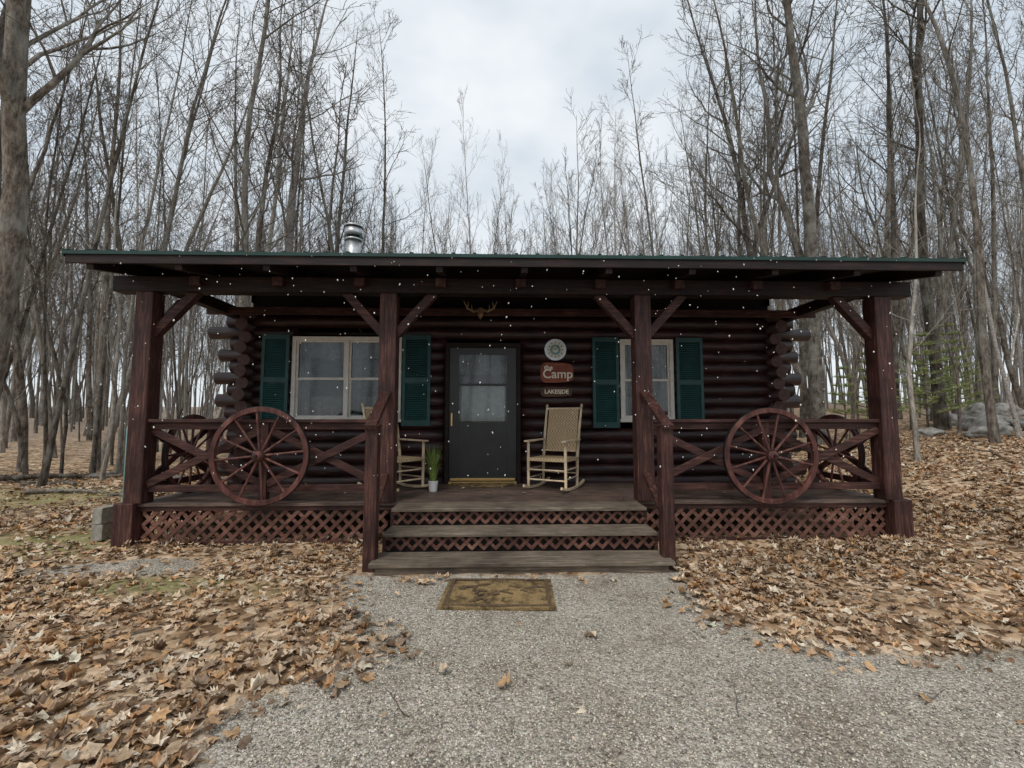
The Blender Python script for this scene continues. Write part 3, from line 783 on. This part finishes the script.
# ------------------------------------------------------------------ boulders
def rock_mat():
    m, nt, b = new_mat('mossy_rock')
    mp = coords(nt, (1, 1, 1)); n1 = noise(nt, mp, 7, 5, .7); n2 = noise(nt, mp, 2.5, 5, .6)
    r1 = ramp(nt, [(.3, (.12, .118, .11)), (.55, (.30, .29, .27)), (.75, (.48, .47, .44))]); nt.links.new(n1.outputs[0], r1.inputs[0])
    r2 = ramp(nt, [(.58, (0, 0, 0)), (.72, (.7, .7, .7))]); nt.links.new(n2.outputs[0], r2.inputs[0])
    nt.links.new(mixc(nt, r2.outputs[0], r1.outputs[0], (.13, .15, .07)), b.inputs['Base Color'])
    b.inputs['Roughness'].default_value = .9; bump(nt, b, n1.outputs[0], .8, .04); return m
M_rock = rock_mat()
def boulder(x, y, s, seed):
    import bmesh
    from mathutils import noise as mn
    bm = bmesh.new(); bmesh.ops.create_icosphere(bm, subdivisions=4, radius=1)
    off = Vector((seed*3.1, seed*1.7, 0))
    for v in bm.verts:
        n1 = mn.noise(v.co*.9+off)*.5+mn.noise(v.co*2.3+off)*.22+mn.noise(v.co*6+off)*.06
        v.co = v.co*(1+n1); v.co = Vector((v.co.x*s[0], v.co.y*s[1], v.co.z*s[2]))
    me = bpy.data.meshes.new('boulder'); bm.to_mesh(me); bm.free(); me.materials.append(M_rock)
    me.polygons.foreach_set('use_smooth', [True]*len(me.polygons))
    o = bpy.data.objects.new('boulder', me); COL.objects.link(o); o.location = (x, y, H1(x, y)+s[2]*.4); o.rotation_euler = (0, 0, seed)
for i, (x, y, s) in enumerate([(12.6, 12.0, (.55, .38, .30)), (12.0, 11.4, (.42, .3, .20)), (13.0, 11.5, (.35, .28, .22)), (14.2, 13.8, (.6, .4, .3)), (11.4, 12.4, (.3, .25, .16)), (15.2, 13.9, (.45, .3, .25)), (13.0, 13.4, (.4, .3, .25))]):
    boulder(x, y, s, i+1.3)

# ------------------------------------------------------------------ trees
def gen_tree(seed, Ht, Rb, nprim=24, first=.32, kids=(7, 4), spread=(25, 55), plen=.30, wob=.03, fork=False, nsides=(10, 6, 4, 3), minr=.005, levels=3):
    rg = random.Random(seed); VS = []; FS = []; cnt = [0]
    def tube(pts, rads, k):
        P = np.array(pts); n_ = len(P)
        D = np.gradient(P, axis=0); D /= np.linalg.norm(D, axis=1)[:, None]+1e-9
        ref = np.array([0.31, .95, .1]) if abs(D[0][1]) < .8 else np.array([.95, .1, .31])
        U = np.cross(D, ref); U /= np.linalg.norm(U, axis=1)[:, None]+1e-9; Wv = np.cross(D, U)
        t = np.arange(k)*2*math.pi/k
        ring = P[:, None, :]+(U[:, None, :]*np.cos(t)[None, :, None]+Wv[:, None, :]*np.sin(t)[None, :, None])*np.array(rads)[:, None, None]
        VS.append(ring.reshape(-1, 3))
        i, j = np.meshgrid(np.arange(n_-1), np.arange(k), indexing='ij'); i = i.ravel(); j = j.ravel(); o = cnt[0]
        FS.append(np.stack([o+i*k+j, o+i*k+(j+1) % k, o+(i+1)*k+(j+1) % k, o+(i+1)*k+j], 1)); cnt[0] += n_*k
    def grow(p, d, L, r0, lvl):
        n_ = (18, 8, 4, 3)[lvl] if levels == 3 else (10, 5, 3, 2)[lvl]; st = L/n_; pts = [p.copy()]; ds = [d.copy()]
        w = (wob, .13, .16, .2)[lvl]; up = (.03, .10, .08, .05)[lvl]
        for i in range(n_):
            d = d+Vector((rg.gauss(0, w), rg.gauss(0, w), rg.gauss(0, w)*.6))+Vector((0, 0, up)); d.normalize()
            p = p+d*st; pts.append(p.copy()); ds.append(d.copy())
        tp = .92 if lvl == 0 else .8
        rads = [max(minr*.7, r0*(1-tp*(i/n_))*(rg.uniform(.94, 1.06) if lvl == 0 else 1)) for i in range(n_+1)]
        if lvl == 0: rads[0] *= 1.4
        tube(pts, rads, nsides[lvl])
        if lvl >= levels: return
        nk = nprim if lvl == 0 else kids[lvl-1]
        for c in range(nk):
            if lvl == 0: t = first+(1-first)*((c+rg.random())/nk)**.9
            else: t = .2+.78*(c+rg.random())/nk
            t = min(t, .985); f = t*n_; i = int(f); q = pts[i].lerp(pts[i+1], f-i); dd = ds[i+1]
            a = R(rg.uniform(*spread)) if lvl == 0 else R(rg.uniform(25, 55))
            perp = Vector((rg.gauss(0, 1), rg.gauss(0, 1), rg.gauss(0, 1))); perp = (perp-dd*perp.dot(dd))
            if perp.length < 1e-3: continue
            perp.normalize(); nd = (dd*math.cos(a)+perp*math.sin(a)).normalized()
            if lvl == 0: Lc = Ht*plen*(1.12-t*.85)*rg.uniform(.45, 1.25)
            else: Lc = L*rg.uniform(.3, .55)*(1.15-.5*t)
            rc = rads[i]*rg.uniform(.22, .45) if lvl == 0 else rads[i]*rg.uniform(.45, .65)
            grow(q, nd, Lc, max(minr, rc), lvl+1)
        if lvl == 0 and fork:
            i = int(n_*rg.uniform(.25, .42)); a = rg.uniform(0, 6.28)
            nd = (ds[i]+Vector((math.cos(a), math.sin(a), 0))*.35).normalized()
            grow(pts[i], nd, L*.55, rads[i]*.75, 1)
            for _ in range(4):
                b0 = pts[i]+nd*L*rg.uniform(.15, .4); a2 = rg.uniform(0, 6.28)
                grow(b0, (nd+Vector((math.cos(a2), math.sin(a2), .2))*.5).normalized(), L*.2, rads[i]*.25, 1)
    grow(Vector((0, 0, -.3)), Vector((0, 0, 1)), Ht, Rb, 0)
    return np.vstack(VS), np.vstack(FS)

def tree_mesh(name, mat, **k):
    v, f = gen_tree(**k); return np_mesh(name, v, f, mat, smooth=True, obj=False)

big = [tree_mesh(f'tree_big_{i}', M_bark, seed=11+i, Ht=20, Rb=.17, nprim=26, first=.30+.05*(i % 3), kids=(8, 5),
                 spread=(28, 62), plen=.27, fork=(i % 2 == 0), nsides=(12, 6, 4, 3), wob=.035) for i in range(6)]
slim = [tree_mesh(f'tree_slim_{i}', M_bark, seed=51+i, Ht=15.5, Rb=.075, nprim=22, first=.30+.04*(i % 3), kids=(6, 4), spread=(20, 52), plen=.23, wob=.034, minr=.006, nsides=(8, 5, 3, 3)) for i in range(7)]
sap = [tree_mesh(f'tree_sapling_{i}', M_bark, seed=91+i, Ht=8, Rb=.032, nprim=14, first=.15, kids=(4, 3), spread=(25, 60), plen=.22, wob=.06, minr=.004, nsides=(6, 4, 3, 3)) for i in range(4)]
far = [tree_mesh(f'tree_far_{i}', M_barkhaze, seed=151+i, Ht=17.5, Rb=.10, nprim=24, first=.30, kids=(9, 3), spread=(18, 52), plen=.23, wob=.045, minr=.011, nsides=(6, 4, 3, 3), levels=2, fork=(i % 3 == 0)) for i in range(8)]

def place(me, name, x, y, s=1., wr=1., yaw=None, lean=(0, 0), parent=None, mat=None):
    o = bpy.data.objects.new(name, me); COL.objects.link(o)
    if parent: o.parent = parent
    yaw = random.uniform(0, 6.28) if yaw is None else yaw
    o.matrix_world = Matrix.Translation((x, y, H1(x, y)-.02)) @ Matrix.Rotation(R(lean[0]), 4, 'Y') @ Matrix.Rotation(R(lean[1]), 4, 'X') @ Matrix.Rotation(yaw, 4, 'Z') @ Matrix.Diagonal((s*wr, s*wr, s, 1))
    if mat:
        o.material_slots[0].link = 'OBJECT'; o.material_slots[0].material = mat
    return o
near = [(big[0], -8.5, 7.0, 1., 1.2, 2.9, 4.5, 0, None), (big[1], -7.1, 14.5, 1.05, 1.1, 1.0, 4.5, 0, M_birch), (big[3], -9.3, 15.5, 1., .75, 2.2, 4., 0, M_birch),
        (big[2], 9.0, 13.2, 1.05, 1.2, 2.0, -1., 0, M_barkp), (big[4], 8.9, 15.0, 1., .85, 4.0, -6., 0, None), (big[5], 12.3, 12.9, 1.0, .95, 1., -1.5, 0, None),
        (big[1], 14.1, 16.5, 1., .7, 3.3, -3, 0, None), (slim[0], 10.9, 10.2, 1.15, 1.0, .4, -1., 0, None), (slim[1], -11.2, 12.2, 1.1, 1.2, .9, 1, 0, None),
        (slim[2], -9.9, 11.6, 1.1, 1.1, 2.9, 2, 0, M_barkp), (slim[3], -8.0, 13.5, 1.1, 1.1, 1.9, -1, 0, None), (slim[4], 7.6, 16, 1.15, 1.1, 5, 1, 0, None),
        (slim[5], 6.1, 17, 1.1, 1.0, 3, 0, 0, None), (slim[0], -5.0, 18, 1.1, 1.2, 3, 2, 0, None), (big[0], 4.6, 21, .85, .7, 5, 1, 0, M_birch), (big[4], -3.4, 23, .8, .6, 5.4, -1, 0, None),
        (big[5], -12.8, 10.0, 1., .8, 2.4, 3, 0, None), (slim[2], 15.2, 12.0, 1.2, 1.2, 2, -2, 0, None), (slim[4], -6.2, 13.5, 1.0, 1.0, 2, 1, 0, M_barkp)]
for t in near: place(t[0], 'bare_tree', t[1], t[2], t[3], t[4], t[5], (t[6], t[7]), None, t[8])

forest = bpy.data.objects.new('distant_forest', None); COL.objects.link(forest)
rg = random.Random(5); pts = [(t[1], t[2]) for t in near]; cnt = 0; tries = 0
while cnt < 980 and tries < 90000:
    tries += 1
    y = 9.5+72*rg.random()**1.25; x = rg.uniform(-1.2, 1.2)*y*1.05
    if abs(x) < 6.3 and y < 16.0: continue
    if y < 12 and abs(x) < 8.5: continue
    md = (.35+y*.010) if rg.random() < .4 else (1.0+y*.016)
    if any((x-a)**2+(y-b_)**2 < md*md for a, b_ in pts): continue
    pts.append((x, y)); cnt += 1
    q = rg.random()
    gap = abs(x-.1) < y*.11
    if y > 26:
        me = rg.choice(far); s = rg.uniform(.75, 1.2); wr = rg.choice((.45, .6, .8, 1.0, 1.6)); mat = M_barkhaze if y > 38 else rg.choice((M_barkhaze, M_barkp, M_bark))
        if gap and y < 45: s = min(s, .95)
    else:
        if q < .10 and y > 14 and not gap: me = rg.choice(big); s = rg.uniform(.75, 1.0); wr = rg.uniform(.5, 1.05)
        elif q < .58: me = rg.choice(slim); s = rg.uniform(.8, 1.25); wr = rg.choice((.5, .7, 1., 1.5))
        else: me = rg.choice(sap); s = rg.uniform(.8, 1.6); wr = rg.uniform(.8, 1.3)
        if gap: s *= .88
        u = rg.random(); mat = M_barkp if u < .3 else (M_birch if u < .38 else None)
    sd = 5.5 if rg.random() < .15 else 2.6
    place(me, 'trunk', x, y, s, wr, parent=forest, lean=(rg.gauss(0, sd), rg.gauss(0, sd)), mat=mat)
for i in range(90):
    x = rg.uniform(-34, 34); y = -rg.uniform(16, 36)
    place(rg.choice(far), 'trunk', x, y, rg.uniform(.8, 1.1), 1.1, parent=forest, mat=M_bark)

def pine(x, y, h, seed):
    rgn = np.random.default_rng(seed); P = []
    mb = MB(); mb.tube([(0, 0, -.1), (0, 0, h*.5), (0, 0, h)], [.03, .02, .005], M_bark, 7)
    for k in range(int(h/.28)):
        z = .5+k*.28
        if z > h: break
        L = (h-z)*.36+.12
        for b_ in range(5):
            a = b_*1.2566+k*.7+rgn.uniform(-.3, .3); dz = .25
            end = Vector((math.cos(a)*L, math.sin(a)*L, z+L*dz)); mb.tube([(0, 0, z), end], [.008, .003], M_bark, 4, False)
            for q in range(int(30*L)+12):
                t = rgn.uniform(.3, 1.05); P.append([math.cos(a)*L*t, math.sin(a)*L*t, z+L*dz*t])
    P = np.array(P); P = np.repeat(P, 4, 0); N = len(P)
    d = rgn.normal(0, 1, (N, 3)); d[:, 2] = np.abs(d[:, 2])*.6; d /= np.linalg.norm(d, axis=1)[:, None]
    s = np.cross(d, rgn.normal(0, 1, (N, 3))); s /= np.linalg.norm(s, axis=1)[:, None]
    A = P-s*.006; B = P+s*.006; C = P+d*rgn.uniform(.08, .15, (N, 1))
    v = np.stack([A, B, C], 1).reshape(-1, 3); f = np.arange(N*3).reshape(-1, 3)
    c = np.repeat(np.array([.33, .39, .16])[None]*rgn.uniform(.6, 1.3, (N, 1)), 3, 0)
    o = np_mesh('pine_sapling', v, f, M_pine, c); o.location = (x, y, H1(x, y))
    mb.make('stem', o)
for x, y, h, s in ((11.6, 12.6, 2.9, 1), (12.6, 13.4, 2.6, 2), (13.6, 13.9, 3.1, 3), (11.2, 14.2, 2.6, 4), (15.0, 15.2, 3.0, 6), (10.2, 13.8, 2.2, 7)): pine(x, y, h, s)

def stick(x, y, L, r_, a, seed):
    rs = random.Random(seed); p = Vector((x, y, 0)); mb = MB(); pts_ = []
    d = Vector((math.cos(a), math.sin(a), 0)); n_ = 8
    for i in range(n_+1):
        pts_.append((p.x, p.y, H1(p.x, p.y)+r_*1.1)); d = (d+Vector((rs.gauss(0, .15), rs.gauss(0, .15), 0))).normalized(); p += d*L/n_
    mb.tube(pts_, [r_*(1-.7*i/n_) for i in range(n_+1)], M_bark, 7)
    for q in (3, 5):
        b0 = Vector(pts_[q]); e = b0+Vector((d.y+d.x, -d.x+d.y, .08))*L*.18*rs.choice((-1, 1)); mb.tube([b0, e], [r_*.5, r_*.2], M_bark, 5)
    mb.make('fallen_branch', smooth=True)
for i, a in enumerate([(-10.5, 10.8, 3., .06, .1), (-9.2, 9.6, 2.2, .04, 2.9), (-7.6, 8.6, 1.6, .03, .5), (-12, 9.5, 3., .09, .3), (-8.6, 10.6, 2.4, .07, -.2), (-9.6, 9.0, 1.8, .05, .6), (9.5, 8.8, 1.6, .02, 1.2),
                       (.28, 1.95, .42, .0045, -.9), (-.05, 1.72, .25, .005, .2), (-.5, 2.3, .3, .004, 2.5), (1.1, 2.3, .3, .004, 1.1), (2.1, 2.4, .25, .004, .4), (-2.6, 2.9, .5, .006, .8), (3.6, 4.2, .7, .007, 2.2)]):
    stick(*a, i)

rngs = np.random.default_rng(9); N = 420
fy = rngs.uniform(1.6, 5.1, N); fx = rngs.uniform(-1., 1., N)*fy*.98; fz = 1.45+rngs.uniform(-.22, .62, N)*fy*.62
sz = rngs.uniform(.0018, .0050, N)*(fy/3.2)**.6
scatter('falling_snow', OV, OF, np.stack([fx, fy, fz], 1), np.stack([sz, sz, sz*rngs.uniform(1., 2.2, N)], 1), rngs.uniform(0, 6, N), rngs.normal(0, .3, N), rngs.uniform(0, 6, N), np.full((N, 3), .93), M_flake)

# ------------------------------------------------------------------ world, sun, camera
w = bpy.data.worlds.new('World'); scene.world = w; w.use_nodes = True; nt = w.node_tree; nt.nodes.clear()
out = nt.nodes.new('ShaderNodeOutputWorld')
sky = nt.nodes.new('ShaderNodeTexSky'); sky.sky_type = 'NISHITA'; sky.sun_disc = False
EL, AZ = 55, 205
sky.sun_elevation = R(EL); sky.sun_rotation = R(AZ)
bg1 = nt.nodes.new('ShaderNodeBackground'); bg1.inputs[1].default_value = .12; nt.links.new(sky.outputs[0], bg1.inputs[0])
tc = nt.nodes.new('ShaderNodeTexCoord'); mp = nt.nodes.new('ShaderNodeMapping'); mp.inputs['Scale'].default_value = (1, 1, 2.2)
nt.links.new(tc.outputs['Generated'], mp.inputs[0]); nz = noise(nt, mp, 2.2, 4, .6)
rc = ramp(nt, [(.3, (.58, .66, .735)), (.5, (.75, .80, .84)), (.7, (.90, .925, .945))]); nt.links.new(nz.outputs[0], rc.inputs[0])
bg2 = nt.nodes.new('ShaderNodeBackground'); bg2.inputs[1].default_value = 1.15; nt.links.new(rc.outputs[0], bg2.inputs[0])
mx = nt.nodes.new('ShaderNodeMixShader'); mx.inputs[0].default_value = .87
nt.links.new(bg1.outputs[0], mx.inputs[1]); nt.links.new(bg2.outputs[0], mx.inputs[2]); nt.links.new(mx.outputs[0], out.inputs[0])

sl = bpy.data.lights.new('sun', 'SUN'); sl.energy = 1.5; sl.angle = R(16); sl.color = (1, .95, .88)
so = bpy.data.objects.new('sun', sl); COL.objects.link(so)
dirv = Vector((math.sin(R(AZ))*math.cos(R(EL)), math.cos(R(AZ))*math.cos(R(EL)), math.sin(R(EL))))
so.rotation_euler = dirv.to_track_quat('Z', 'Y').to_euler()

cam = bpy.data.cameras.new('camera'); co = bpy.data.objects.new('camera', cam); COL.objects.link(co)
cam.sensor_width = 36; cam.lens = 450/1024*36; cam.clip_end = 2000; cam.clip_start = .05
co.location = (0, 0, 1.45); co.rotation_euler = (R(90+4.3), 0, 0)
scene.camera = co
scene.view_settings.view_transform = 'Standard'; scene.view_settings.look = 'None'; scene.view_settings.exposure = 0
